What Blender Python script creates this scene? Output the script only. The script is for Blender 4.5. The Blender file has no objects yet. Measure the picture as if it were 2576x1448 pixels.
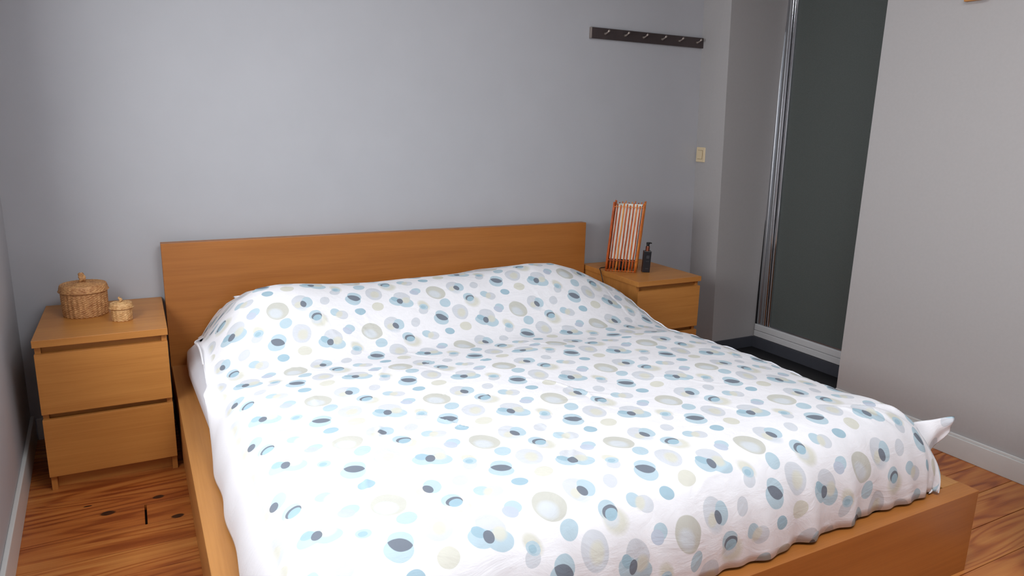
import bpy, bmesh, math, random
from mathutils import Vector, Matrix, noise

random.seed(7)
PI = math.pi
sc = bpy.context.scene
C = sc.collection

# ------------------------------------------------------------------ camera
YAW, PITCH, ROLL, FPX = 0.4928, 0.2257, 0.0244, 1788.6
fwd = Vector((math.sin(YAW)*math.cos(PITCH), math.cos(YAW)*math.cos(PITCH), -math.sin(PITCH)))
rgt = Vector((math.cos(YAW), -math.sin(YAW), 0))
upv = rgt.cross(fwd)
r2 = math.cos(ROLL)*rgt + math.sin(ROLL)*upv
u2 = -math.sin(ROLL)*rgt + math.cos(ROLL)*upv
cd = bpy.data.cameras.new('camera')
cam = bpy.data.objects.new('camera', cd)
C.objects.link(cam)
m3 = Matrix((r2, u2, -fwd)).transposed()
cam.matrix_world = Matrix.Translation((-0.0847, -3.1637, 1.2856)) @ m3.to_4x4()
cd.sensor_width = 36.0
cd.lens = FPX/2576*36.0
cd.clip_start = 0.02
sc.camera = cam

# ------------------------------------------------------------------ world, light, exposure
w = bpy.data.worlds.new('overcast_sky')
sc.world = w
w.use_nodes = True
bg = w.node_tree.nodes['Background']
bg.inputs[0].default_value = (0.93, 0.965, 1.0, 1)
bg.inputs[1].default_value = 15.0
vs = sc.view_settings
vs.view_transform = 'Standard'
vs.look = 'None'
vs.gamma = 1.0
vs.use_curve_mapping = False
vs.exposure = -0.27
WY0, WY1, WZ0, WZ1 = -2.20, -0.80, 0.95, 1.80      # the window in the left wall


def wall_x(y):
    """inner face of the left wall, which runs slightly out of square"""
    return -0.505 - 0.036*(y + 0.3)


la = bpy.data.lights.new('window_portal', 'AREA')
la.shape = 'RECTANGLE'
la.size = WZ1 - WZ0
la.size_y = WY1 - WY0
la.cycles.is_portal = True
lo = bpy.data.objects.new('window_portal', la)
C.objects.link(lo)
lo.location = (wall_x((WY0 + WY1)/2) - 0.11, (WY0 + WY1)/2, (WZ0 + WZ1)/2)
lo.rotation_euler = (0, -PI/2, 0)
KX0, KX1, KY0, KY1, KZ = 0.35, 1.50, -3.40, -2.10, 2.62          # the roof window over the foot of the bed
lb = bpy.data.lights.new('roof_window_portal', 'AREA')
lb.shape = 'RECTANGLE'
lb.size, lb.size_y = KX1 - KX0, KY1 - KY0
lb.cycles.is_portal = True
lo = bpy.data.objects.new('roof_window_portal', lb)
C.objects.link(lo)
lo.location = ((KX0 + KX1)/2, (KY0 + KY1)/2, KZ)

# ------------------------------------------------------------------ helpers


def lin(c):
    return tuple(((v/255)/12.92 if v/255 <= 0.04045 else ((v/255 + 0.055)/1.055)**2.4) for v in c) + (1,)


class NT:
    def __init__(s, name):
        s.m = bpy.data.materials.new(name)
        s.m.use_nodes = True
        s.t = s.m.node_tree
        s.b = s.t.nodes['Principled BSDF']
        s.out = s.t.nodes['Material Output']

    def n(s, typ, **kw):
        nd = s.t.nodes.new(typ)
        for k, v in kw.items():
            setattr(nd, k, v)
        return nd

    def l(s, a, b):
        s.t.links.new(a, b)

    def math(s, op, a, b=None, c=None):
        nd = s.n('ShaderNodeMath', operation=op)
        for i, v in enumerate((a, b, c)):
            if v is None:
                continue
            if isinstance(v, (int, float)):
                nd.inputs[i].default_value = v
            else:
                s.l(v, nd.inputs[i])
        return nd.outputs[0]

    def noise(s, vec, scale, detail=3, rough=0.5, dist=0):
        nd = s.n('ShaderNodeTexNoise')
        nd.inputs['Scale'].default_value = scale
        nd.inputs['Detail'].default_value = detail
        nd.inputs['Roughness'].default_value = rough
        nd.inputs['Distortion'].default_value = dist
        if vec is not None:
            s.l(vec, nd.inputs['Vector'])
        return nd

    def mapping(s, vec, scale=(1, 1, 1), loc=(0, 0, 0)):
        nd = s.n('ShaderNodeMapping')
        nd.inputs['Scale'].default_value = scale
        nd.inputs['Location'].default_value = loc
        s.l(vec, nd.inputs['Vector'])
        return nd.outputs[0]

    def ramp(s, fac, stops):
        nd = s.n('ShaderNodeValToRGB')
        cr = nd.color_ramp
        while len(cr.elements) < len(stops):
            cr.elements.new(0.5)
        for e, (p, c) in zip(cr.elements, stops):
            e.position = p
            e.color = c
        s.l(fac, nd.inputs[0])
        return nd.outputs[0]

    def mix(s, fac, a, b, blend='MIX'):
        nd = s.n('ShaderNodeMix', data_type='RGBA', blend_type=blend)
        for sock, v in ((nd.inputs[0], fac), (nd.inputs[6], a), (nd.inputs[7], b)):
            if isinstance(v, (int, float, tuple)):
                sock.default_value = v
            else:
                s.l(v, sock)
        return nd.outputs[2]

    def bump(s, h, strength=0.2, dist=0.002):
        nd = s.n('ShaderNodeBump')
        nd.inputs['Strength'].default_value = strength
        nd.inputs['Distance'].default_value = dist
        s.l(h, nd.inputs['Height'])
        s.l(nd.outputs[0], s.b.inputs['Normal'])
        return nd

    def set(s, **kw):
        for k, v in kw.items():
            s.b.inputs[k.replace('_', ' ')].default_value = v
        return s


def plain(name, rgb, rough=0.5, metal=0.0, spec=0.5, vary=0.04, scale=30, bump=0.0):
    t = NT(name)
    oc = t.n('ShaderNodeTexCoord').outputs['Object']
    nz = t.noise(oc, scale, 4)
    c = lin(rgb)
    lo_ = tuple(v*(1 - vary) for v in c[:3]) + (1,)
    hi = tuple(min(1, v*(1 + vary)) for v in c[:3]) + (1,)
    t.l(t.ramp(nz.outputs[0], [(0.3, lo_), (0.7, hi)]), t.b.inputs['Base Color'])
    t.set(Roughness=rough, Metallic=metal, Specular_IOR_Level=spec)
    if bump:
        t.bump(nz.outputs[0], bump)
    return t.m


def wood(name, dark, light, axis, rough=0.4, seed=0.0):
    """straight-grained oak veneer; axis = the direction the grain runs"""
    t = NT(name)
    oc = t.n('ShaderNodeTexCoord').outputs['Object']
    s1 = [26.0]*3
    s1[axis] = 1.3
    s2 = [190.0]*3
    s2[axis] = 5.0
    s3 = [7.0]*3
    s3[axis] = 0.7
    a = t.noise(t.mapping(oc, tuple(s1), (seed, seed, seed)), 1.0, 4, 0.6, 0.3)
    b = t.noise(t.mapping(oc, tuple(s2), (seed, 0, seed)), 1.0, 2, 0.5)
    c = t.noise(t.mapping(oc, tuple(s3), (0, seed, seed)), 1.0, 2, 0.5)
    f = t.math('ADD', t.math('MULTIPLY', a.outputs[0], 0.5), t.math('MULTIPLY', b.outputs[0], 0.25))
    f = t.math('ADD', f, t.math('MULTIPLY', c.outputs[0], 0.25))
    t.l(t.ramp(f, [(0.22, lin(dark)), (0.74, lin(light))]), t.b.inputs['Base Color'])
    t.set(Roughness=rough, Specular_IOR_Level=0.45)
    t.bump(b.outputs[0], 0.05, 0.001)
    return t.m


def link(name, me, mat=None, parent=None):
    o = bpy.data.objects.new(name, me)
    if mat is not None:
        me.materials.append(mat)
    if parent is not None:
        o.parent = parent
    C.objects.link(o)
    return o


def from_bm(name, bm, mat=None, parent=None, smooth=False, bevel=0.0, seg=2):
    me = bpy.data.meshes.new(name)
    bmesh.ops.recalc_face_normals(bm, faces=bm.faces)
    bm.to_mesh(me)
    bm.free()
    if smooth:
        for p in me.polygons:
            p.use_smooth = True
    o = link(name, me, mat, parent)
    if bevel:
        md = o.modifiers.new('bevel', 'BEVEL')
        md.width = bevel
        md.segments = seg
        md.limit_method = 'ANGLE'
        md.angle_limit = math.radians(40)
    return o


def add_box(bm, x0, x1, y0, y1, z0, z1, fn=None):
    vs_ = [bm.verts.new(fn(x, y, z) if fn else (x, y, z)) for z in (z0, z1) for y in (y0, y1) for x in (x0, x1)]
    for f in ((0, 2, 3, 1), (4, 5, 7, 6), (0, 1, 5, 4), (2, 6, 7, 3), (0, 4, 6, 2), (1, 3, 7, 5)):
        bm.faces.new([vs_[i] for i in f])


def box(name, x0, x1, y0, y1, z0, z1, mat, parent=None, bevel=0.0, fn=None):
    bm = bmesh.new()
    add_box(bm, x0, x1, y0, y1, z0, z1, fn)
    return from_bm(name, bm, mat, parent, bevel=bevel)


def add_tube(bm, pts, r, n=8, cap=True):
    pts = [Vector(p) for p in pts]
    rings = []
    nrm = None
    for i, p in enumerate(pts):
        d = (pts[min(i + 1, len(pts) - 1)] - pts[max(i - 1, 0)]).normalized()
        if nrm is None:
            nrm = d.orthogonal().normalized()
        nrm = (nrm - d*nrm.dot(d)).normalized()
        b = d.cross(nrm)
        rr = r[i] if isinstance(r, (list, tuple)) else r
        rings.append([bm.verts.new(p + (nrm*math.cos(2*PI*k/n) + b*math.sin(2*PI*k/n))*rr) for k in range(n)])
    for a, b in zip(rings, rings[1:]):
        for k in range(n):
            bm.faces.new((a[k], a[(k + 1) % n], b[(k + 1) % n], b[k]))
    if cap:
        bm.faces.new(rings[0][::-1])
        bm.faces.new(rings[-1])


def tube(name, pts, r, mat, parent=None, n=8):
    bm = bmesh.new()
    add_tube(bm, pts, r, n)
    return from_bm(name, bm, mat, parent, smooth=True)


def add_lathe(bm, prof, n=32, c=(0, 0, 0), rf=None, closed=True):
    rings = []
    for r, z in prof:
        if r < 1e-6:
            rings.append([bm.verts.new((c[0], c[1], c[2] + z))])
            continue
        ring = []
        for k in range(n):
            a = 2*PI*k/n
            rr = r*(rf(a, z, r) if rf else 1)
            ring.append(bm.verts.new((c[0] + rr*math.cos(a), c[1] + rr*math.sin(a), c[2] + z)))
        rings.append(ring)
    for a, b in zip(rings, rings[1:]):
        for k in range(n):
            k2 = (k + 1) % n
            if len(a) == 1 and len(b) == 1:
                continue
            if len(a) == 1:
                bm.faces.new((a[0], b[k2], b[k]))
            elif len(b) == 1:
                bm.faces.new((a[k], a[k2], b[0]))
            else:
                bm.faces.new((a[k], a[k2], b[k2], b[k]))


def thing(name, label, cat, loc=(0, 0, 0), rotz=0.0, group=None):
    o = bpy.data.objects.new(name, None)
    C.objects.link(o)
    o.location = loc
    o.rotation_euler = (0, 0, rotz)
    o.empty_display_size = 0.05
    return tag(o, label, cat, group)


def tag(o, label, cat, group=None):
    o['label'] = label
    o['category'] = cat
    if group:
        o['group'] = group
    return o


def struct(o):
    o['kind'] = 'structure'
    return o


def smooth(a, b, x):
    t = max(0.0, min(1.0, (x - a)/(b - a)))
    return t*t*(3 - 2*t)


def interp(tab, x):
    if x <= tab[0][0]:
        return tab[0][1]
    for (a, b), (c, d) in zip(tab, tab[1:]):
        if x <= c:
            return b + (d - b)*(x - a)/(c - a)
    return tab[-1][1]

# ------------------------------------------------------------------ materials
M_WALL = plain('wall_paint', (180, 180, 184), 0.85, vary=0.015, scale=6, bump=0.03)
M_WALL_R = plain('wall_paint_texture', (176, 172, 171), 0.85, vary=0.015, scale=90, bump=0.08)
M_WHITE = plain('white_gloss_paint', (214, 214, 212), 0.45, vary=0.01)
M_CEIL = plain('ceiling_paint', (196, 196, 195), 0.9, vary=0.01)
OAK_D, OAK_L = (170, 106, 46), (208, 144, 74)
M_OAK_X = wood('oak_grain_across', OAK_D, OAK_L, 0)
M_OAK_HB = wood('oak_bed_grain', (150, 88, 36), (186, 120, 58), 0)
M_OAK_Y = wood('oak_grain_along', (160, 104, 50), (198, 140, 78), 1)
M_OAK_Z = wood('oak_grain_upright', OAK_D, OAK_L, 2)
M_DARKSKIRT = plain('charcoal_skirting', (74, 76, 84), 0.5)
M_DARKFLOOR = plain('black_vinyl', (30, 29, 31), 0.45)
M_ALU = plain('satin_aluminium', (196, 198, 202), 0.28, metal=1.0, vary=0.02)
M_CHROME = plain('bright_chrome', (225, 226, 230), 0.12, metal=1.0, vary=0.02)
M_TRAY = plain('white_acrylic', (214, 213, 214), 0.35, vary=0.01)
M_TILE = plain('grey_shower_tile', (90, 92, 92), 0.5)
M_CREAM = plain('cream_plastic', (226, 205, 168), 0.4, vary=0.01)
M_BLACK = plain('black_plastic', (18, 18, 20), 0.35)
M_GAP = plain('dark_gap', (40, 22, 14), 0.9)


def floor_mat():
    t = NT('varnished_pine')
    oc = t.n('ShaderNodeTexCoord').outputs['Object']
    oi = t.n('ShaderNodeObjectInfo')
    off = t.math('MULTIPLY', oi.outputs['Random'], 37.0)
    cmb = t.n('ShaderNodeCombineXYZ')
    t.l(off, cmb.inputs[0])
    t.l(off, cmb.inputs[2])
    add = t.n('ShaderNodeVectorMath', operation='ADD')
    t.l(oc, add.inputs[0])
    t.l(cmb.outputs[0], add.inputs[1])
    v = add.outputs[0]
    warp = t.noise(t.mapping(v, (1.1, 7, 1)), 1.0, 2, 0.5)
    g1 = t.noise(t.mapping(v, (1.3, 22, 1)), 1.0, 4, 0.6, 1.6)
    fig = t.noise(t.mapping(v, (0.9, 8, 1)), 1.0, 1, 0.4, 0.3)
    band = t.math('POWER', t.math('MULTIPLY_ADD', t.math('SINE', t.math('MULTIPLY', fig.outputs[0], 75.0)), 0.5, 0.5), 2.5)
    fine = t.noise(t.mapping(v, (5, 260, 1)), 1.0, 2, 0.5)
    f = t.math('ADD', t.math('MULTIPLY', g1.outputs[0], 0.50), t.math('MULTIPLY', band, -0.15))
    f = t.math('ADD', f, t.math('MULTIPLY', fine.outputs[0], 0.08))
    f = t.math('ADD', f, t.math('MULTIPLY', warp.outputs[0], 0.30))
    f = t.math('ADD', f, t.math('MULTIPLY', t.math('SUBTRACT', oi.outputs['Random'], 0.5), 0.12))
    col = t.ramp(f, [(0.24, lin((142, 68, 28))), (0.38, lin((180, 102, 46))), (0.56, lin((206, 136, 70)))])
    # knots, where the boards have them
    sep = t.n('ShaderNodeSeparateXYZ')
    t.l(oc, sep.inputs[0])
    wob = t.noise(oc, 26, 2)
    for kx, ky, rx, ry in ((-0.092, -0.625, 0.021, 0.014), (-0.246, -0.670, 0.026, 0.016), (-0.042, -0.785, 0.022, 0.014),
                           (-0.304, -0.593, 0.016, 0.006), (2.70, -1.62, 0.03, 0.016), (2.35, -1.955, 0.034, 0.014),
                           (0.4, -2.95, 0.02, 0.012), (1.9, -2.7, 0.02, 0.012)):
        dx = t.math('MULTIPLY', t.math('SUBTRACT', sep.outputs[0], kx), 1/rx)
        dy = t.math('MULTIPLY', t.math('SUBTRACT', sep.outputs[1], ky), 1/ry)
        r = t.math('SQRT', t.math('ADD', t.math('MULTIPLY', dx, dx), t.math('MULTIPLY', dy, dy)))
        r = t.math('ADD', r, t.math('MULTIPLY', wob.outputs[0], 0.5))
        halo = t.ramp(r, [(0.0, (1, 1, 1, 1)), (0.99, (0, 0, 0, 1))])
        core = t.ramp(t.math('MULTIPLY', r, 0.5), [(0.50, (1, 1, 1, 1)), (0.62, (0, 0, 0, 1))])
        col = t.mix(t.math('MULTIPLY', halo, 0.5), col, lin((120, 58, 24)))
        col = t.mix(core, col, lin((46, 20, 14)))
    t.l(col, t.b.inputs['Base Color'])
    t.set(Roughness=0.33, Specular_IOR_Level=0.5)
    t.bump(g1.outputs[0], 0.06, 0.002)
    return t.m


M_PINE = floor_mat()
MOTIFS = [
    ('D', [0.815, -1.822], [[0.0, 0.0, 23.8, -17.4, -22.6, -24.3, 'g'], [-0.03, -0.022, 29.5, -19.9, -22.9, -34.1, 'L'], [0.004, -0.035, 25.8, -17.9, -20.2, -32.6, 'L'], [-0.031, -0.007, 49.5, -35.4, -49.6, -53.7, 'M'], [0.01, -0.021, 47.4, -33.8, -30.7, -41.9, 'Y'], [-0.015, -0.023, 61.6, -50.0, -57.5, -39.9, 'N']]),
    ('T', [0.885, -1.561], [[0.0, 0.0, 31.5, -21.5, -36.0, -30.6, 'Y'], [-0.01, -0.029, 50.3, -29.7, -19.6, -42.6, 'g'], [-0.002, -0.01, 52.1, -31.6, -31.5, -55.1, 'L'], [-0.004, -0.011, 90.8, -53.4, -43.8, -95.1, 'M']]),
    ('E', [0.63, -1.8], [[0.0, 0.0, 32.6, -18.4, -23.2, -32.1, 'L'], [-0.01, -0.02, 29.4, -15.9, -18.8, -30.6, 'L'], ('I', 0, 1, 'N')]),
    ('b2', [0.942, -1.711], [[0.0, 0.0, 42.5, -29.6, -27.6, -48.5, 'M']]),
    ('y', [1.016, -1.691], [[0.0, 0.0, 35.9, -26.3, -20.7, -36.2, 'Y']]),
    ('F', [0.734, -1.64], [[0.0, 0.0, 28.4, -16.5, -17.0, -21.0, 'g'], [-0.0, -0.025, 35.0, -20.0, -24.4, -35.8, 'h'], [0.024, -0.005, 39.0, -25.8, -32.3, -25.0, 'L'], [-0.009, -0.014, 65.0, -34.0, -23.4, -50.3, 'Y'], [0.01, -0.012, 61.4, -41.6, -66.7, -44.7, 'N']]),
    ('g', [0.825, -1.645], [[0.0, 0.0, 47.8, -29.5, -23.7, -34.5, 'g']]),
    ('S', [0.774, -1.714], [[0.0, 0.0, 39.0, -23.1, -20.5, -36.1, 'L'], [0.009, -0.026, 26.5, -16.6, -17.5, -25.7, 'Y'], [0.002, -0.021, 46.1, -26.8, -20.5, -43.8, 'h'], [0.004, -0.006, 49.7, -26.7, -16.3, -56.6, 'N'], [0.005, -0.012, 61.9, -33.4, -18.8, -65.1, 'M']]),
    ('P', [0.848, -1.708], [[0.0, 0.0, 46.4, -30.5, -29.6, -43.3, 'L'], [0.023, -0.015, 39.7, -26.9, -25.6, -37.3, 'g'], [0.012, -0.011, 69.7, -45.2, -26.1, -45.8, 'Y']]),
    ('b3', [0.883, -1.79], [[0.0, 0.0, 43.8, -30.9, -26.2, -42.1, 'L']]),
    ('B', [0.65, -1.667], [[0.0, 0.0, 22.3, -11.6, -14.0, -20.6, 'B'], [-0.008, -0.01, 34.6, -17.9, -24.3, -35.8, 'h']]),
    ('b1', [0.978, -1.558], [[0.0, 0.0, 39.9, -26.5, -21.4, -33.7, 'L']]),
    ('G', [0.711, -1.468], [[0.0, 0.0, 27.1, -13.5, -13.8, -19.8, 'g'], [0.003, -0.005, 52.3, -24.4, -16.3, -35.6, 'Y']]),
    ('b4', [0.872, -1.48], [[0.0, 0.0, 48.1, -28.3, -36.1, -51.4, 'q']]),
]

def duvet_mat():
    """printed cotton: clusters of overlapping watercolour pebbles on a half-drop repeat"""
    t = NT('pebble_print_cotton')
    uv = t.n('ShaderNodeUVMap', uv_map='UVMap').outputs[0]
    wn = t.noise(uv, 14, 2)
    wsub = t.n('ShaderNodeVectorMath', operation='SUBTRACT')
    t.l(wn.outputs[1], wsub.inputs[0])
    wsub.inputs[1].default_value = (0.5, 0.5, 0.5)
    wsc = t.n('ShaderNodeVectorMath', operation='SCALE')
    t.l(wsub.outputs[0], wsc.inputs[0])
    wsc.inputs['Scale'].default_value = 0.010
    wad = t.n('ShaderNodeVectorMath', operation='ADD')
    t.l(uv, wad.inputs[0])
    t.l(wsc.outputs[0], wad.inputs[1])
    sep = t.n('ShaderNodeSeparateXYZ')
    t.l(wad.outputs[0], sep.inputs[0])
    U, V = sep.outputs[0], sep.outputs[1]
    cols = {'L': (178, 198, 208), 'M': (157, 184, 197), 'N': (112, 118, 129), 'Y': (208, 206, 193), 'B': (194, 193, 184),
            'g': (199, 202, 208), 'h': (206, 211, 217), 'q': (186, 193, 207)}
    col = None
    tint = t.noise(uv, 45, 3)
    base = lin((232, 230, 233))
    cur = base
    for name, c0, es in MOTIFS:
        dx = t.math('SUBTRACT', U, c0[0])
        dy = t.math('SUBTRACT', V, c0[1])
        i = t.math('ROUND', t.math('MULTIPLY', dx, 1/0.31))
        dx = t.math('MULTIPLY_ADD', i, -0.31, dx)
        dy = t.math('MULTIPLY_ADD', i, 0.145, dy)
        j = t.math('ROUND', t.math('MULTIPLY', dy, 1/0.32))
        dy = t.math('MULTIPLY_ADD', j, -0.32, dy)
        rs = []
        for e in es:
            if e[0] == 'I':
                r = t.math('MAXIMUM', rs[e[1]], rs[e[2]])
                key = e[3]
            else:
                cx, cy, a, b, c, d, key = e
                ex = t.math('SUBTRACT', dx, cx)
                ey = t.math('SUBTRACT', dy, cy)
                p = t.math('MULTIPLY_ADD', ey, b, t.math('MULTIPLY', ex, a))
                q = t.math('MULTIPLY_ADD', ey, d, t.math('MULTIPLY', ex, c))
                r = t.math('MULTIPLY_ADD', q, q, t.math('MULTIPLY', p, p))
            rs.append(r)
            soft = key in 'Yh' and len(es) > 1
            mr = t.n('ShaderNodeMapRange', clamp=True)
            t.l(r, mr.inputs[0])
            mr.inputs[1].default_value = 1.30 if soft else 1.05
            mr.inputs[2].default_value = 0.45 if soft else 0.95
            mr.inputs[3].default_value = 0.0
            mr.inputs[4].default_value = {'g': 0.85, 'Y': 0.9, 'h': 0.8}.get(key, 0.96)
            cur = t.mix(mr.outputs[0], cur, lin(cols[key]))
    var = t.ramp(tint.outputs[0], [(0.3, (0.965, 0.965, 0.965, 1)), (0.7, (1, 1, 1, 1))])
    cur = t.mix(1.0, cur, var, 'MULTIPLY')
    cur = t.mix(t.ramp(sep.outputs[0], [(0.080, (1, 1, 1, 1)), (0.100, (0, 0, 0, 1))]), cur, base)   # print masked out on the left side: overexposed light painted as white
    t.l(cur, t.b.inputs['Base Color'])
    t.set(Roughness=0.75, Specular_IOR_Level=0.25)
    b1 = t.noise(t.mapping(uv, (9, 16, 1)), 1.0, 5, 0.6, 0.8)
    t.bump(b1.outputs[0], 0.5, 0.008)
    return t.m


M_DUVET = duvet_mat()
M_SHEET = plain('white_cotton_sheet', (232, 233, 240), 0.8, vary=0.01, scale=20, bump=0.1)

# ------------------------------------------------------------------ room shell
RX = 2.82                                  # face of the partition wall on the right
BY = 0.075                                 # face of the back wall
FY = -4.0
CZ = 2.55


def wf(x, y, z):                           # shears the left wall out of square
    return (x + wall_x(y), y, z)


bm = bmesh.new()
add_box(bm, -0.7, RX + 1.5, BY, BY + 0.12, -0.1, CZ)
struct(from_bm('wall_back', bm, M_WALL))
bm = bmesh.new()
T = -0.12
for a in ((T, 0, WY1, BY, 0, CZ), (T, 0, FY, WY0, 0, CZ), (T, 0, WY0, WY1, 0, WZ0), (T, 0, WY0, WY1, WZ1, CZ)):
    add_box(bm, *a, fn=wf)
struct(from_bm('wall_left', bm, M_WALL))
struct(box('wall_front', -0.9, RX + 1.5, FY - 0.12, FY, -0.1, CZ, M_WALL))
struct(box('wall_right', RX, RX + 0.10, FY, -1.065, 0.0, CZ, M_WALL_R))
bm = bmesh.new()
for a in ((-0.9, KX0, FY - 0.1, BY + 0.12), (KX1, RX + 1.5, FY - 0.1, BY + 0.12), (KX0, KX1, FY - 0.1, KY0), (KX0, KX1, KY1, BY + 0.12)):
    add_box(bm, *a, CZ, CZ + 0.1)
struct(from_bm('ceiling', bm, M_CEIL))
w2 = bpy.data.objects.new('window_2', None)
C.objects.link(w2)
struct(w2)
bm = bmesh.new()
for a in ((KX0, KX0 + 0.05, KY0, KY1), (KX1 - 0.05, KX1, KY0, KY1), (KX0 + 0.05, KX1 - 0.05, KY0, KY0 + 0.05), (KX0 + 0.05, KX1 - 0.05, KY1 - 0.05, KY1)):
    add_box(bm, *a, CZ + 0.02, CZ + 0.07)
from_bm('window_frame', bm, M_WHITE, w2)

# projecting corner between the back wall and the shower niche, leaning a little
bm = bmesh.new()
xs = {0: (2.903, -0.0365), 1: (2.866, -0.041)}
vv = []
for z in (0.0, CZ):
    vv.append([bm.verts.new(p) for p in ((xs[0][0] + xs[0][1]*z, BY + 0.02, z), (xs[1][0] + xs[1][1]*z, -0.181, z),
                                         (4.2, -0.181, z), (4.2, BY + 0.02, z))])
for k in range(4):
    bm.faces.new((vv[0][k], vv[0][(k + 1) % 4], vv[1][(k + 1) % 4], vv[1][k]))
bm.faces.new(vv[0])
bm.faces.new(vv[1])
struct(from_bm('wall_corner', bm, M_WALL_R))
# shower enclosure walls behind the glass
struct(box('wall_shower', 4.1, 4.2, -1.9, -0.181, -0.1, CZ, M_TILE))
struct(box('wall_niche', RX + 0.10, 4.2, -1.9, -1.8, -0.1, CZ, M_WALL_R))

# window, never in the picture, but it is the daylight of the room
wx = wall_x((WY0 + WY1)/2)
wn_ = bpy.data.objects.new('window_1', None)
C.objects.link(wn_)
struct(wn_)
bm = bmesh.new()
fx0, fx1 = -0.10, -0.06
for a in ((WY0, WY1, WZ0, WZ0 + 0.05), (WY0, WY1, WZ1 - 0.05, WZ1), (WY0, WY0 + 0.05, WZ0 + 0.05, WZ1 - 0.05),
          (WY1 - 0.05, WY1, WZ0 + 0.05, WZ1 - 0.05), (-2.075, -2.025, WZ0 + 0.05, WZ1 - 0.05)):
    add_box(bm, fx0, fx1, *a, fn=wf)
from_bm('window_frame', bm, M_WHITE, wn_)

# floor: subfloor and one object for every board
fl = struct(box('floor', -0.9, 4.2, FY - 0.1, BY + 0.1, -0.12, -0.022, M_GAP))
PW = 0.1345
rng = random.Random(11)
k0 = -6
for k in range(k0, 26):
    y1 = -0.662 - k*PW
    y0 = y1 - PW
    if y1 > BY:
        y1 = BY
    if y0 < FY or y0 > BY - 0.01:
        continue
    if k == 0:
        joints = [-0.133, 1.62]
    else:
        joints = [rng.uniform(0.4, 1.5) if k < 9 else rng.uniform(0.2, 1.6)]
    ends = [-0.53] + joints + [2.86]
    if y1 < -1.07:
        ends[-1] = RX + 0.02
    for a, b in zip(ends, ends[1:]):
        ga = 0.0035 if (k == 0 and a == joints[0]) else 0.0006
        gb = 0.0035 if (k == 0 and b == joints[0]) else 0.0006
        g = 0.0010
        lift = rng.uniform(-0.0004, 0.0004)
        box('plank', a + ga, b - gb, y0 + g, y1 - g, -0.021, lift, M_PINE, fl, bevel=0.0008)
struct(box('floor', 2.862, 4.1, -1.8, -0.181, -0.022, 0.0, M_DARKFLOOR))

# skirtings


def bf(x, y, z):
    return (x + wall_x(y), y, z)


bm = bmesh.new()
add_box(bm, 0, 0.014, FY, BY - 0.002, 0.0, 0.105, fn=bf)
struct(from_bm('baseboard_left', bm, M_WHITE, bevel=0.003))
bm = bmesh.new()
add_box(bm, RX - 0.014, RX, FY, -1.066, 0.0, 0.084)
add_box(bm, RX - 0.009, RX, FY, -1.066, 0.084, 0.095)
struct(from_bm('baseboard_right', bm, M_WHITE, bevel=0.002))
struct(box('baseboard_back', -0.50, 2.88, BY - 0.013, BY, 0.0, 0.09, M_WHITE, bevel=0.003))
bm = bmesh.new()
add_box(bm, 2.872, 3.19, -0.189, -0.181, 0.0, 0.066)
struct(from_bm('baseboard_niche', bm, M_DARKSKIRT, bevel=0.001))
struct(box('baseboard_niche', 3.187, 3.195, -1.8, -0.189, 0.0, 0.066, M_DARKSKIRT, bevel=0.001))

# ------------------------------------------------------------------ shower enclosure
sh = thing('shower_enclosure', 'shower cubicle with frosted grey-green glass behind the white partition wall', 'shower', (3.195, -0.181, 0))
SX, SY = 3.195, -0.181


def sbox(name, x0, x1, y0, y1, z0, z1, mat, parent=sh, bevel=0.001, lean=False):
    f = (lambda x, y, z: (x - SX, y - SY + (0.022*z if lean else 0), z))
    return box(name, x0, x1, y0, y1, z0, z1, mat, parent, bevel, fn=f)


tr = sbox('shower_tray', 3.195, 4.09, -1.79, -0.186, 0.067, 0.103, M_TRAY, bevel=0.003)
tr['label'] = 'lower white step of the shower tray'
rim = sbox('tray_rim', 3.1955, 4.09, -1.79, -0.186, 0.1045, 0.143, M_TRAY, bevel=0.004)
sbox('wall_post', 3.200, 3.235, -0.198, -0.187, 0.143, 2.2, M_BLACK, lean=True)
p1 = sbox('door_stile', 3.198, 3.232, -0.222, -0.199, 0.143, 2.2, M_ALU, bevel=0.007, lean=True)
sbox('door_stile', 3.202, 3.232, -0.247, -0.223, 0.143, 2.2, M_ALU, bevel=0.004, lean=True)
sbox('door_stile', 3.197, 3.232, -0.267, -0.249, 0.143, 2.2, M_CHROME, bevel=0.007, lean=True)
sbox('seal_strip', 3.205, 3.230, -0.2745, -0.2675, 0.143, 2.2, M_BLACK, lean=True)
sbox('door_stile', 3.199, 3.232, -0.296, -0.275, 0.143, 2.2, M_CHROME, bevel=0.007, lean=True)
tg = NT('frosted_glass')
oc = tg.n('ShaderNodeTexCoord').outputs['Object']
tg.set(Roughness=0.45, Transmission_Weight=0.35, IOR=1.3, Specular_IOR_Level=0.4)
nz = tg.noise(oc, 220, 2)
tg.l(tg.ramp(nz.outputs[0], [(0.3, lin((104, 109, 106))), (0.7, lin((113, 118, 115)))]), tg.b.inputs['Base Color'])
tg.bump(nz.outputs[0], 0.1, 0.0005)
sbox('glass_panel', 3.214, 3.220, -1.785, -0.290, 0.150, 2.2, tg.m, lean=True)
sbox('bottom_rail', 3.206, 3.228, -1.785, -0.300, 0.143, 0.152, M_ALU, bevel=0.002)

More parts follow.
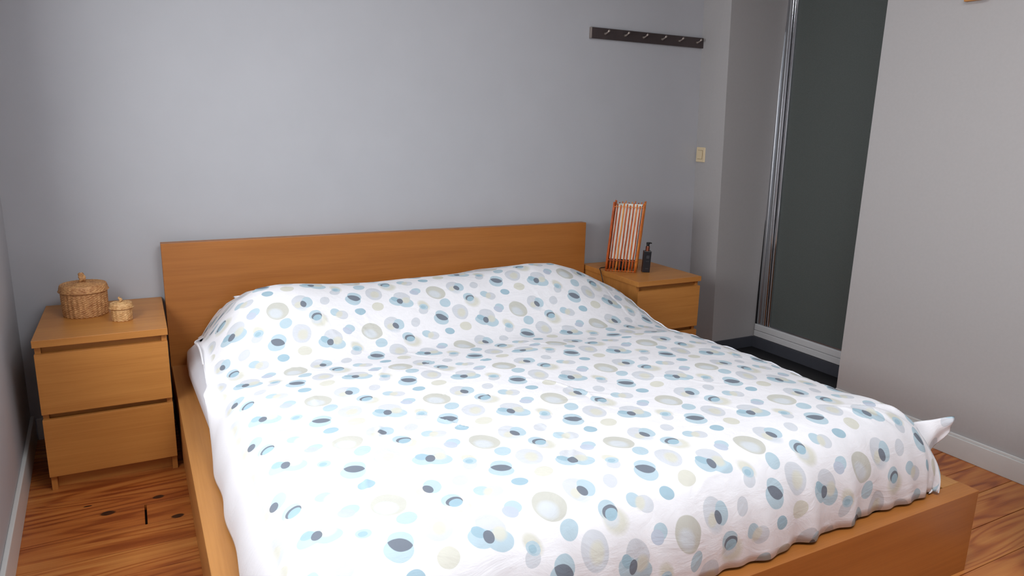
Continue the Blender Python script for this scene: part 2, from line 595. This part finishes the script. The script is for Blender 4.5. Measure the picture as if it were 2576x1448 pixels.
# ------------------------------------------------------------------ bed
W, HBH, HT, RZ, FOOT = 2.057, 0.7833, 0.047, 0.264, -2.129
bed = thing('bed_frame', 'wide oak veneer bed frame with plain headboard against the grey wall', 'bed')
box('headboard', 0, W, 0, HT, 0.0, HBH, M_OAK_HB, bed, bevel=0.0015)
box('side_rail', 0.002, 0.085, FOOT + 0.0575, -0.0005, 0.02, RZ, M_OAK_Y, bed, bevel=0.0015)
box('side_rail', W - 0.085, W - 0.002, FOOT + 0.0575, -0.0005, 0.02, RZ, M_OAK_Y, bed, bevel=0.0015)
box('footboard', 0.0, W, FOOT, FOOT + 0.057, 0.0, RZ, M_OAK_HB, bed, bevel=0.0015)
for k in range(16):
    yy = -0.10 - k*0.124
    box('slat', 0.087, W - 0.087, yy - 0.035, yy + 0.035, 0.085, 0.10, M_OAK_X, bed)

# mattress in its white sheet
prof = [(0.102, 0.10), (0.115, 0.055), (0.262, 0.050), (0.275, 0.020), (0.31, 0.0), (0.35, 0.004), (0.380, 0.030), (0.393, 0.075), (0.395, 0.14)]


def mat_left(y):
    return 0.050 + 0.024*smooth(-0.70, -0.86, y) + 0.036*smooth(-0.97, -1.08, y)


bm = bmesh.new()
rings = []
NP = 160
for z, ins in prof:
    ring = []
    for k in range(NP):
        a = 2*PI*k/NP
        ca, sa = math.cos(a), math.sin(a)
        ex = 0.10                                            # squircle plan
        sx = math.copysign(abs(ca)**ex, ca)
        sy = math.copysign(abs(sa)**ex, sa)
        y0, y1 = -2.035 + ins, -0.006 - min(ins, 0.04)
        y = (y0 + y1)/2 + sy*(y1 - y0)/2
        xl = mat_left(y)
        if ins > 0.049:
            xl = max(xl, 0.045)
        xa, xb = xl + ins, 1.915 - ins*0.6
        x = (xa + xb)/2 + sx*(xb - xa)/2
        if 0.25 < z < 0.41:
            x += 0.004*noise.noise(Vector((x*3, y*7, z*9)))
        ring.append(bm.verts.new((x, y, z)))
    rings.append(ring)
for a, b in zip(rings, rings[1:]):
    for k in range(NP):
        bm.faces.new((a[k], a[(k + 1) % NP], b[(k + 1) % NP], b[k]))
bm.faces.new(rings[0])
bm.faces.new(rings[-1])
mt = from_bm('mattress', bm, M_SHEET, smooth=True)
tag(mt, 'mattress in a plain white sheet, its side showing left of the duvet', 'mattress')

# ---- duvet
X0, X1 = 0.185, 1.85          # where the top starts to turn down, left and right
Y0, Y1 = -1.92, -0.12         # foot and head
PROF = [(0.09, 0.0), (0.15, 0.35), (0.22, 0.78), (0.30, 0.98), (0.38, 1.0), (0.6, 0.93), (0.95, 0.88), (1.21, 0.93), (1.45, 1.03),
        (1.58, 1.0), (1.68, 0.86), (1.80, 0.62), (1.93, 0.38)]
rngc = random.Random(5)
CREASES = []
for q in range(46):
    CREASES.append((rngc.uniform(0.15, 1.85), rngc.uniform(-2.0, -0.6), rngc.uniform(0, PI), rngc.uniform(0.03, 0.14),
                    rngc.uniform(0.0012, 0.0028), rngc.uniform(0.004, 0.008)))
for q in range(12):           # gathers around the right foot corner
    CREASES.append((1.70 + 0.02*q, -1.96 - 0.012*(q % 4), -PI/3 + 0.06*q, 0.10, 0.004, 0.008))
for cx, cy, an, ln, am, wd in ((1.05, -1.42, -0.95, 0.20, 0.004, 0.005), (0.62, -1.52, -0.9, 0.20, 0.004, 0.006), (1.45, -1.55, -0.75, 0.25, 0.003, 0.005),
                               (0.42, -1.52, 1.45, 0.10, 0.004, 0.006), (0.34, -1.7, 1.4, 0.12, 0.004, 0.006), (1.1, -2.02, 0.45, 0.12, 0.003, 0.007)):
    CREASES.append((cx, cy, an, ln, am, wd))


def ztop(x, y):
    edge = min(1.0, max(0.0, min(x - 0.02, 2.0 - x)/0.45))
    z = 0.462 + 0.040*math.sin(edge*PI/2)
    z -= 0.020*math.exp(-((y + 0.88)/0.16)**2)
    z += 0.012*smooth(-1.5, -1.95, y)*smooth(0.9, 1.8, x)
    up = smooth(-0.86, -0.46, y)
    z += up*0.172*interp(PROF, x)
    z -= 0.25*max(0.0, y + 0.43)
    z += 0.010*noise.noise(Vector((x*2.6, y*2.9, 0.3))) + 0.0045*noise.noise(Vector((x*7, y*7, 2.0)))
    z += 0.006*noise.noise(Vector((x*4, y*13, 5.0)))*smooth(1.3, 1.9, x)
    return z


def duvet_point(s, t):
    """s across, t along the bed in metres of cloth -> point"""
    x, zs = s, 1.0
    if s < X0:
        th = min(1.0, (X0 - s)/0.215)*PI/2
        x = X0 - 0.125*math.sin(th)
        zs = math.cos(th)
    elif s > X1:
        th = min(1.0, (s - X1)/0.25)*PI/2
        x = X1 + 0.105*math.sin(th)
        zs = max(0.0, math.cos(th))**0.75
    y, zt = t, 1.0
    if t < Y0:
        th = min(1.0, (Y0 - t)/0.28)*PI/2
        y = Y0 - (0.185 if s > 1.0 else 0.185 + 0.02*(1.0 - max(s, 0.1)))*math.sin(th)
        y += 0.022*smooth(1.05, 1.85, x)*math.sin(th)
        zt = max(0.0, math.cos(th))**0.70
    elif t > Y1:
        th = min(1.0, (t - Y1)/0.14)*PI/2
        y = Y1 + 0.088*math.sin(th)
        zt = math.cos(th)
    zz = ztop(x, y)
    # hem heights
    if s < 1.0:
        zh = 0.2725 + (0.435 - 0.2725)*smooth(-1.04, -0.88, y) + 0.05*smooth(-0.8, -0.5, y) - 0.22*max(0.0, y + 0.46)
        if y > -0.90:
            x += (0.022*smooth(-0.88, -0.78, y) + 0.05*smooth(-0.4, -0.05, y))*(1 - zs)
    else:
        zh = 0.40 - 0.13*smooth(-1.5, -1.9, y) + 0.05*smooth(-0.8, -0.5, y)
        if t < Y0:
            x -= 0.060*(1 - zs)*(1 - zt)
    zf = 0.2725 if t < Y0 else 0.50
    z = zz
    if zs < 1:
        z = zh + (z - zh)*zs
    if zt < 1:
        lo_ = min(zf, z)
        z = lo_ + (z - lo_)*zt
    # folds that run down the hanging edges
    if t < Y0:
        k = (1 - zt)
        y += 0.008*k*math.sin(s*31 + 2*math.sin(s*9)) + 0.004*k*math.sin(s*77)
    if s > X1:
        k = (1 - zs)
        x += 0.010*k*math.sin(t*23 + 1.5*math.sin(t*7))
    if s < X0:
        k = (1 - zs)
        x += 0.004*k*math.sin(t*19 + 1.2*math.sin(t*5))
    return x, y, z


S0, S1, T0, T1 = X0 - 0.215, X1 + 0.25, Y0 - 0.28, Y1 + 0.14
# the climb over the pillows takes more cloth than its plan length
NS_, NTT = 330, 360
me = bpy.data.meshes.new('duvet')
co, uvs, faces = [], [], []
for j in range(NTT + 1):
    t_ = T0 + (T1 - T0)*j/NTT
    for i in range(NS_ + 1):
        s_ = S0 + (S1 - S0)*i/NS_
        x, y, z = duvet_point(s_, t_)
        dz = 0.0
        for cx, cy, an, ln, am, wd in CREASES:
            dx, dy = s_ - cx, t_ - cy
            if abs(dx) > ln + 0.03 or abs(dy) > ln + 0.03:
                continue
            ca, sa = math.cos(an), math.sin(an)
            a = dx*ca + dy*sa
            b = -dx*sa + dy*ca + 0.012*math.sin(a*30)
            dz += am*math.exp(-(a/ln)**2*2.2)*(math.exp(-(b/wd)**2) - 0.5*math.exp(-((b - wd*1.6)/wd)**2))
        co.append([x, y, z + dz])
# cloth length along each column gives the v coordinate of the print
ref = [0.0]*(NS_ + 1)
jr = min(range(NTT + 1), key=lambda j: abs(T0 + (T1 - T0)*j/NTT + 1.55))
vco = [[0.0]*(NS_ + 1) for _ in range(NTT + 1)]
for i in range(NS_ + 1):
    vco[jr][i] = -1.55
    for j in range(jr + 1, NTT + 1):
        a, b = co[j*(NS_ + 1) + i], co[(j - 1)*(NS_ + 1) + i]
        vco[j][i] = vco[j - 1][i] + math.hypot(a[1] - b[1], a[2] - b[2])
    for j in range(jr - 1, -1, -1):
        a, b = co[j*(NS_ + 1) + i], co[(j + 1)*(NS_ + 1) + i]
        vco[j][i] = vco[j + 1][i] - math.hypot(a[1] - b[1], a[2] - b[2])
for j in range(NTT):
    for i in range(NS_):
        a = j*(NS_ + 1) + i
        faces.append((a, a + 1, a + NS_ + 2, a + NS_ + 1))
me.from_pydata(co, [], faces)
ul = me.uv_layers.new(name='UVMap')
for p in me.polygons:
    p.use_smooth = True
    for li in p.loop_indices:
        v = me.loops[li].vertex_index
        j, i = divmod(v, NS_ + 1)
        ul.data[li].uv = (S0 + (S1 - S0)*i/NS_, vco[j][i])
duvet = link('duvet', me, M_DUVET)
tag(duvet, 'white duvet printed with blue, grey and beige pebble shapes, spread over the bed', 'duvet')
md = duvet.modifiers.new('thickness', 'SOLIDIFY')
md.thickness = 0.004
md.offset = -1


def flap(name, bt_, bb, tt, tb, th, uv0):
    """a folded corner of the cover: base edge bt_-bb, tip edge tt-tb"""
    bt_, bb, tt, tb = map(Vector, (bt_, bb, tt, tb))
    nrm = (tt - bt_).cross(bb - bt_).normalized()
    n, m = 16, 20
    bm = bmesh.new()
    uvl = bm.loops.layers.uv.new('UVMap')
    rows = []
    for sd in (1, -1):
        g_ = []
        for i in range(n + 1):
            f = i/n
            row = []
            for k in range(m + 1):
                q = k/m
                p = (bt_*(1 - q) + bb*q)*(1 - f) + (tt*(1 - q) + tb*q)*f
                p = p + nrm*(0.004*math.sin(q*7 + f*3) + 0.003*math.sin(f*9 + q*4))
                ed = math.sin(PI*min(1, max(0, q)))**0.5*(1 - f**6)
                g_row = p + nrm*sd*th*ed*(1 - 0.5*f)
                row.append(bm.verts.new(g_row))
            g_.append(row)
        for i in range(n):
            for k in range(m):
                q4 = (g_[i][k], g_[i][k + 1], g_[i + 1][k + 1], g_[i + 1][k])
                fc = bm.faces.new(q4)
                for lp, (ii, kk) in zip(fc.loops, ((i, k), (i, k + 1), (i + 1, k + 1), (i + 1, k))):
                    lp[uvl].uv = (uv0[0] + ii/n*0.10, uv0[1] - kk/m*0.07)
    bmesh.ops.remove_doubles(bm, verts=bm.verts, dist=0.0002)
    return from_bm(name, bm, M_DUVET, duvet, smooth=True)


flap('corner_tip', (1.895, -1.99, 0.452), (1.925, -2.03, 0.35), (2.006, -2.052, 0.478), (2.000, -2.050, 0.432), 0.012, (0.79, 0.34))
flap('corner_tip', (0.350, -0.15, 0.582), (0.335, -0.16, 0.530), (0.246, -0.130, 0.572), (0.264, -0.135, 0.538), 0.006, (0.9, 0.6))
pts = []
for j in range(60, NTT - 20, 4):
    t_ = T0 + (T1 - T0)*j/NTT
    x, y, z = duvet_point(X1 + 0.12, t_)
    pts.append((x + 0.001, y, z + 0.002 + 0.003*math.sin(j*0.37)))
sm = tube('seam', pts, 0.0028, M_SHEET, duvet, 6)
sm['label'] = 'plain white side seam'

# ------------------------------------------------------------------ bedside drawers


def drawers(loc, rot, label, wd, dp):
    t = thing('bedside_drawers', label, 'nightstand', (loc[0], loc[1], 0), rot, 'oak bedside drawer units beside the bed')
    box('top', 0, wd, 0, dp, 0.525, 0.55, M_OAK_X, t, bevel=0.0012)
    box('side_panel', 0.004, 0.022, 0.019, dp - 0.002, 0.0, 0.5245, M_OAK_Z, t, bevel=0.001)
    box('side_panel', wd - 0.022, wd - 0.004, 0.019, dp - 0.002, 0.0, 0.5245, M_OAK_Z, t, bevel=0.001)
    box('back_panel', 0.0225, wd - 0.0225, dp - 0.010, dp - 0.003, 0.03, 0.5245, M_OAK_X, t)
    box('plinth', 0.0225, wd - 0.0225, 0.045, 0.060, 0.0, 0.075, M_OAK_X, t)
    box('rail', 0.0225, wd - 0.0225, 0.032, 0.047, 0.475, 0.5245, M_OAK_X, t)
    box('rail', 0.0225, wd - 0.0225, 0.032, 0.047, 0.235, 0.30, M_OAK_X, t)
    for z0, z1 in ((0.287, 0.501), (0.057, 0.267)):
        d = box('drawer', 0.003, wd - 0.003, 0.001, 0.018, z0, z1, M_OAK_X, t, bevel=0.001)
        bx = bmesh.new()
        add_box(bx, 0.03, wd - 0.03, 0.0185, 0.031, z0 + 0.012, z1 - 0.05)
        from_bm('drawer_box', bx, M_OAK_X, d)
    return t


drawers((-0.4215, -0.4403), -0.0041, 'oak two-drawer bedside unit left of the bed, carrying two lidded baskets', 0.408, 0.51)
drawers((2.063, -0.466), -0.0102, 'oak two-drawer bedside unit right of the bed, carrying the cane lamp', 0.402, 0.51)

# ------------------------------------------------------------------ baskets


def straw_mat(name, a, b):
    t = NT(name)
    oc = t.n('ShaderNodeTexCoord').outputs['Object']
    n1 = t.noise(t.mapping(oc, (140, 140, 420)), 1.0, 3, 0.6)
    n2 = t.noise(oc, 60, 3)
    f = t.math('ADD', t.math('MULTIPLY', n1.outputs[0], 0.6), t.math('MULTIPLY', n2.outputs[0], 0.4))
    t.l(t.ramp(f, [(0.36, lin(a)), (0.66, lin(b))]), t.b.inputs['Base Color'])
    t.set(Roughness=0.6)
    t.bump(n1.outputs[0], 0.3, 0.001)
    return t.m


M_STRAW = straw_mat('woven_seagrass', (158, 100, 54), (226, 174, 116))
M_STRAW2 = straw_mat('pale_woven_seagrass', (176, 122, 68), (236, 194, 136))


def basket(loc, r, hb, hl, rl, hk, label, mat, stakes, rot):
    t = thing('lidded_basket', label, 'basket', loc, rot, 'small woven baskets with lids on the left drawers')
    rows = int(hb/0.0042)

    def weave(a, z, rr):
        row = int(z/0.0042)
        return 1 + 0.022*math.sin(a*stakes + (PI if row % 2 else 0)) + 0.022*math.cos(a*stakes) + 0.018*(abs(math.sin(z/0.0042*PI)) - 0.5)
    n = stakes*5
    prof = [(0, 0.001), (r*0.6, 0.001), (r*0.94, 0.0)]
    nz_ = rows*3
    for q in range(nz_ + 1):
        f = q/nz_
        prof.append((r*(0.955 + 0.035*math.sin(f*PI*0.7)), 0.003 + (hb - 0.003)*f))
    prof += [(r*0.93, hb), (r*0.90, hb*0.5), (0, 0.01)]
    bm = bmesh.new()
    add_lathe(bm, prof, n, rf=weave)
    from_bm('basket_body', bm, mat, t, smooth=True)
    # lid: a shallow cap with a coiled top and an overhanging rim
    prof = [(rl*0.93, hb + 0.002)]
    for q in range(13):
        f = q/12
        prof.append((rl*(1.02 - 0.05*f), hb - 0.002 + (hl - 0.006)*f))
    rr = rl*0.95
    q = 0
    while rr > 0.002:
        prof.append((rr, hb + hl - 0.003 + 0.0016*math.sin(q*PI/2) + 0.006*(1 - rr/rl)))
        rr -= 0.0022
        q += 1
    prof.append((0, hb + hl + 0.003))

    def weave2(a, z, rr2):
        return 1 + 0.016*math.sin(a*stakes + (PI if int(z/0.0042) % 2 else 0))
    bm = bmesh.new()
    add_lathe(bm, prof, n, rf=weave2)
    lid = from_bm('lid', bm, mat, t, smooth=True)
    bm = bmesh.new()
    pr_ = [(rl*1.03*math.cos(2*PI*k/64), rl*1.03*math.sin(2*PI*k/64), hb - 0.0015 + 0.0006*math.sin(k*2.1)) for k in range(65)]
    add_tube(bm, pr_, 0.0016, 6, cap=False)
    from_bm('rim_braid', bm, mat, lid, smooth=True)
    # twisted loop handle standing on the lid
    bm = bmesh.new()
    top = hb + hl
    w_ = hk*0.22
    for sgn in (-1, 1):
        pts = []
        for k in range(15):
            f = k/14
            pts.append((sgn*w_*math.cos(f*9)*0.8, w_*math.sin(f*9)*0.8 + 0.10*hk*f, top - 0.002 + (hk)*f))
        add_tube(bm, pts, w_*0.85, 6)
    from_bm('loop_handle', bm, mat, lid, smooth=True)
    return t


basket((-0.275, -0.123, 0.55), 0.076, 0.096, 0.024, 0.080, 0.036,
       'larger round woven seagrass basket with lid, on the left drawers', M_STRAW, 26, 0.4)
basket((-0.154, -0.262, 0.55), 0.0345, 0.050, 0.017, 0.0385, 0.020,
       'tiny pale woven basket with lid, in front of the larger basket', M_STRAW2, 14, 1.1)

# ------------------------------------------------------------------ cane lamp


def cane_mat():
    t = NT('stained_cane')
    oc = t.n('ShaderNodeTexCoord').outputs['Object']
    oi = t.n('ShaderNodeObjectInfo')
    n1 = t.noise(t.mapping(oc, (90, 90, 30)), 1.0, 3)
    f = t.math('ADD', t.math('MULTIPLY', n1.outputs[0], 0.6), t.math('MULTIPLY', oi.outputs['Random'], 0.4))
    t.l(t.ramp(f, [(0.25, lin((150, 62, 20))), (0.5, lin((206, 98, 36))), (0.78, lin((222, 146, 62)))]), t.b.inputs['Base Color'])
    t.set(Roughness=0.35)
    return t.m


M_CANE = cane_mat()
M_PAPER = plain('cream_paper_shade', (240, 238, 226), 0.8, vary=0.03)
LX, LY = 2.172, -0.178
lamp = thing('cane_lamp', 'table lamp of upright orange-brown cane rods around a cream shade', 'lamp', (LX, LY, 0.55), -0.72)
LW, LD, LH = 0.074, 0.056, 0.360             # half width, half depth, height
LEAN = (0.082, -0.02)                        # the lamp stands crooked


def lp(x, y, z):
    return (x + LEAN[0]*z*0.9, y + LEAN[1]*z, z)


def rod(x, y, r, h=LH, z0=0.0, seed=0):
    rr = random.Random(seed)
    pts = []
    for k in range(9):
        z = z0 + (h - z0)*k/8
        pts.append(lp(x + rr.uniform(-0.0008, 0.0008), y + rr.uniform(-0.0008, 0.0008), z))
    return tube('rod', pts, r, M_CANE, lamp, 7)


nf = 10
for i in range(nf):
    x = -LW + 2*LW*i/(nf - 1)
    rod(x, -LD, 0.0037, seed=i, h=LH - 0.006*((i*7) % 3))
    rod(x, LD, 0.0028, seed=50 + i, h=LH - 0.004*((i*5) % 3))
for i in range(1, 8):
    y = -LD + 2*LD*i/8
    rod(-LW, y, 0.0028, seed=100 + i)
    rod(LW, y, 0.0028, seed=150 + i)
for cx, cy in ((-LW - 0.004, -LD + 0.006), (LW + 0.004, -LD + 0.006), (LW + 0.004, LD), (-LW - 0.004, LD)):
    rod(cx, cy, 0.0035, h=LH + 0.002, seed=int(cx*1e4) + 9)
for z in (0.006, 0.060, LH - 0.020):
    bm = bmesh.new()
    o_ = 0.0042
    for a, b in (((-LW, -LD - o_), (LW, -LD - o_)), ((LW + o_, -LD), (LW + o_, LD)), ((LW, LD + o_), (-LW, LD + o_)), ((-LW - o_, LD), (-LW - o_, -LD))):
        pts = []
        for k in range(34):
            f = k/33
            wv = 0.0012*(-1)**k
            pts.append(lp(a[0] + (b[0] - a[0])*f, a[1] + (b[1] - a[1])*f, z + wv))
        add_tube(bm, pts, 0.0016, 6)
    from_bm('binding', bm, M_CANE, lamp, smooth=True)
bm = bmesh.new()
g = 0.009
rings = []
for z in (0.066, LH*0.5, LH - 0.014):
    rings.append([bm.verts.new(lp(x, y, z)) for x, y in ((-LW + g, -LD + g), (LW - g, -LD + g), (LW - g, LD - g), (-LW + g, LD - g))])
for a, b in zip(rings, rings[1:]):
    for k in range(4):
        bm.faces.new((a[k], a[(k + 1) % 4], b[(k + 1) % 4], b[k]))
shd = from_bm('lamp_shade', bm, M_PAPER, lamp)
shd.modifiers.new('thickness', 'SOLIDIFY').thickness = 0.0012
shd['label'] = 'cream paper inner shade'
bm = bmesh.new()
add_lathe(bm, [(0, 0.002), (0.030, 0.002), (0.030, 0.008), (0.013, 0.014), (0.013, 0.075), (0.018, 0.078), (0.018, 0.100), (0, 0.100)], 20)
from_bm('socket', bm, M_BLACK, lamp, smooth=False)
cable = tube('lamp_cable', [(2.150, -0.135, 0.5560), (2.118, -0.108, 0.5545), (2.092, -0.106, 0.5535), (2.076, -0.118, 0.5535), (2.066, -0.133, 0.5535),
                            (2.0590, -0.145, 0.5540), (2.0520, -0.162, 0.548), (2.0480, -0.178, 0.530), (2.0530, -0.190, 0.490), (2.0590, -0.195, 0.430), (2.0598, -0.195, 0.30)], 0.0023, M_BLACK, None, 8)
tag(cable, 'thin black cable running from the cane lamp over the drawer edge', 'cable')

# ------------------------------------------------------------------ pump bottle
bt = thing('pump_bottle', 'square black pump bottle with copper collar beside the cane lamp', 'bottle', (2.262, -0.268, 0.55), -0.52)


def bl(x, y, z):
    return (x + 0.035*z, y, z)


M_BOTTLE = plain('black_lacquer', (20, 20, 26), 0.3)
M_COPPER = plain('copper_collar', (150, 92, 72), 0.3, metal=0.9)
box('bottle_body', -0.0195, 0.0195, -0.0195, 0.0195, 0.0, 0.112, M_BOTTLE, bt, bevel=0.002, fn=bl)


def blathe(name, prof, mat, par):
    bm = bmesh.new()
    add_lathe(bm, prof, 24)
    for v in bm.verts:
        v.co = bl(*v.co)
    return from_bm(name, bm, mat, par)


blathe('collar', [(0, 0.112), (0.0105, 0.112), (0.0105, 0.134), (0.0098, 0.136), (0, 0.136)], M_COPPER, bt)
pm = blathe('pump_head', [(0, 0.136), (0.0075, 0.136), (0.0075, 0.146), (0.0088, 0.147), (0.0088, 0.156), (0, 0.157)], M_BLACK, bt)
bm = bmesh.new()
add_tube(bm, [bl(0, 0, 0.152), bl(0.012, 0, 0.153), bl(0.019, -0.001, 0.1515)], [0.0042, 0.0036, 0.0026], 8)
from_bm('nozzle', bm, M_BLACK, pm, smooth=True)
M_PRINT = plain('grey_print', (86, 86, 92), 0.5)
yy = -0.0198
bm = bmesh.new()
for a in ((-0.004, 0.009, 0.087, 0.0885), (-0.004, 0.009, 0.0795, 0.081), (-0.004, 0.009, 0.0745, 0.076),
          (-0.004, -0.0025, 0.076, 0.087), (0.0075, 0.009, 0.076, 0.087), (0.001, 0.0025, 0.076, 0.087)):
    add_box(bm, a[0], a[1], yy - 0.0002, yy + 0.0004, a[2], a[3], fn=bl)
pl_ = from_bm('emblem', bm, M_PRINT, bt)
pl_['label'] = 'small grey square emblem'
for z in (0.058, 0.020):
    box('printed_line', -0.006, 0.011, yy - 0.0002, yy + 0.0004, z, z + 0.0012, M_PRINT, bt, fn=bl)

# ------------------------------------------------------------------ coat rail
M_RAIL = plain('dark_brushed_steel', (84, 74, 74), 0.42, metal=0.55, vary=0.08, scale=12)
M_PEG = plain('pale_steel_peg', (170, 158, 150), 0.35, metal=0.7)
rl_ = thing('coat_rail', 'dark metal coat rail with six small pegs, high on the grey back wall', 'coat rack', (2.462, BY, 1.757))
box('back_plate', -0.385, 0.385, -0.016, -0.001, -0.027, 0.027, M_RAIL, rl_, bevel=0.001)
box('end_cap', -0.392, -0.3855, -0.018, -0.001, -0.0275, 0.0275, M_PEG, rl_, bevel=0.001)
for px in (2.160, 2.287, 2.410, 2.536, 2.656, 2.784):
    dx = px - 2.462
    bm = bmesh.new()
    add_tube(bm, [(dx, -0.0165, 0.0), (dx, -0.022, 0.0), (dx, -0.040, 0.006), (dx, -0.052, 0.013)], [0.0085, 0.0045, 0.004, 0.0065], 10)
    from_bm('peg', bm, M_PEG, rl_, smooth=True)

# ------------------------------------------------------------------ light switch
def strip_x(y, z):
    f = (BY - y)/(BY + 0.181)
    return (xs[0][0] + xs[0][1]*z)*(1 - f) + (xs[1][0] + xs[1][1]*z)*f


sw = thing('light_switch', 'cream square light switch on the narrow wall return right of the coat rail', 'switch', (strip_x(0.022, 1.142), 0.022, 1.142),
           math.atan2(-(strip_x(BY, 1.14) - strip_x(-0.18, 1.14)), 0.256))
box('switch_plate', -0.010, -0.001, -0.042, 0.042, -0.042, 0.042, M_CREAM, sw, bevel=0.003)
box('rocker', -0.0135, -0.0102, -0.020, 0.025, -0.0235, 0.0235, M_CREAM, sw, bevel=0.001)
bm = bmesh.new()
for a in ((-0.0225, -0.0205, -0.025, 0.025), (-0.0225, 0.026, 0.0238, 0.0252), (-0.0225, 0.026, -0.0252, -0.0238)):
    add_box(bm, -0.0106, -0.0098, *a)
gp = from_bm('rocker_gap', bm, plain('brown_shadow_gap', (120, 96, 66), 0.7), sw)

# ------------------------------------------------------------------ picture frame edge and white cabinet at the borders of the view
pf = thing('picture_frame', 'orange-brown wooden frame whose lower edge shows at the top right', 'picture frame', (RX, -1.447, 1.786))
box('lower_rail', -0.022, -0.001, -0.045, 0.045, 0.0, 0.016, M_OAK_Y, pf, bevel=0.002)
box('side_rail', -0.022, -0.001, -0.045, -0.030, 0.0165, 0.135, M_OAK_Z, pf, bevel=0.002)
box('side_rail', -0.022, -0.001, 0.030, 0.045, 0.0165, 0.135, M_OAK_Z, pf, bevel=0.002)
box('upper_rail', -0.022, -0.001, -0.045, 0.045, 0.1355, 0.15, M_OAK_Y, pf, bevel=0.002)
box('picture', -0.012, -0.002, -0.0295, 0.0295, 0.0165, 0.135, M_PAPER, pf)

cb = thing('white_cabinet', 'white cabinet whose upright edge shows at the bottom right corner', 'cabinet', (2.19, -2.75, 0))
box('side_panel', 0.0, 0.018, 0.0, 0.52, 0.0, 0.80, M_WHITE, cb, bevel=0.001)
box('side_panel', 0.582, 0.60, 0.0, 0.52, 0.0, 0.80, M_WHITE, cb, bevel=0.001)
box('top', -0.004, 0.604, -0.004, 0.524, 0.801, 0.82, M_WHITE, cb, bevel=0.001)
box('back_panel', 0.019, 0.581, 0.510, 0.519, 0.0, 0.80, M_WHITE, cb)
box('door', 0.019, 0.299, -0.018, -0.001, 0.02, 0.80, M_WHITE, cb, bevel=0.001)
box('door', 0.301, 0.581, -0.018, -0.001, 0.02, 0.80, M_WHITE, cb, bevel=0.001)
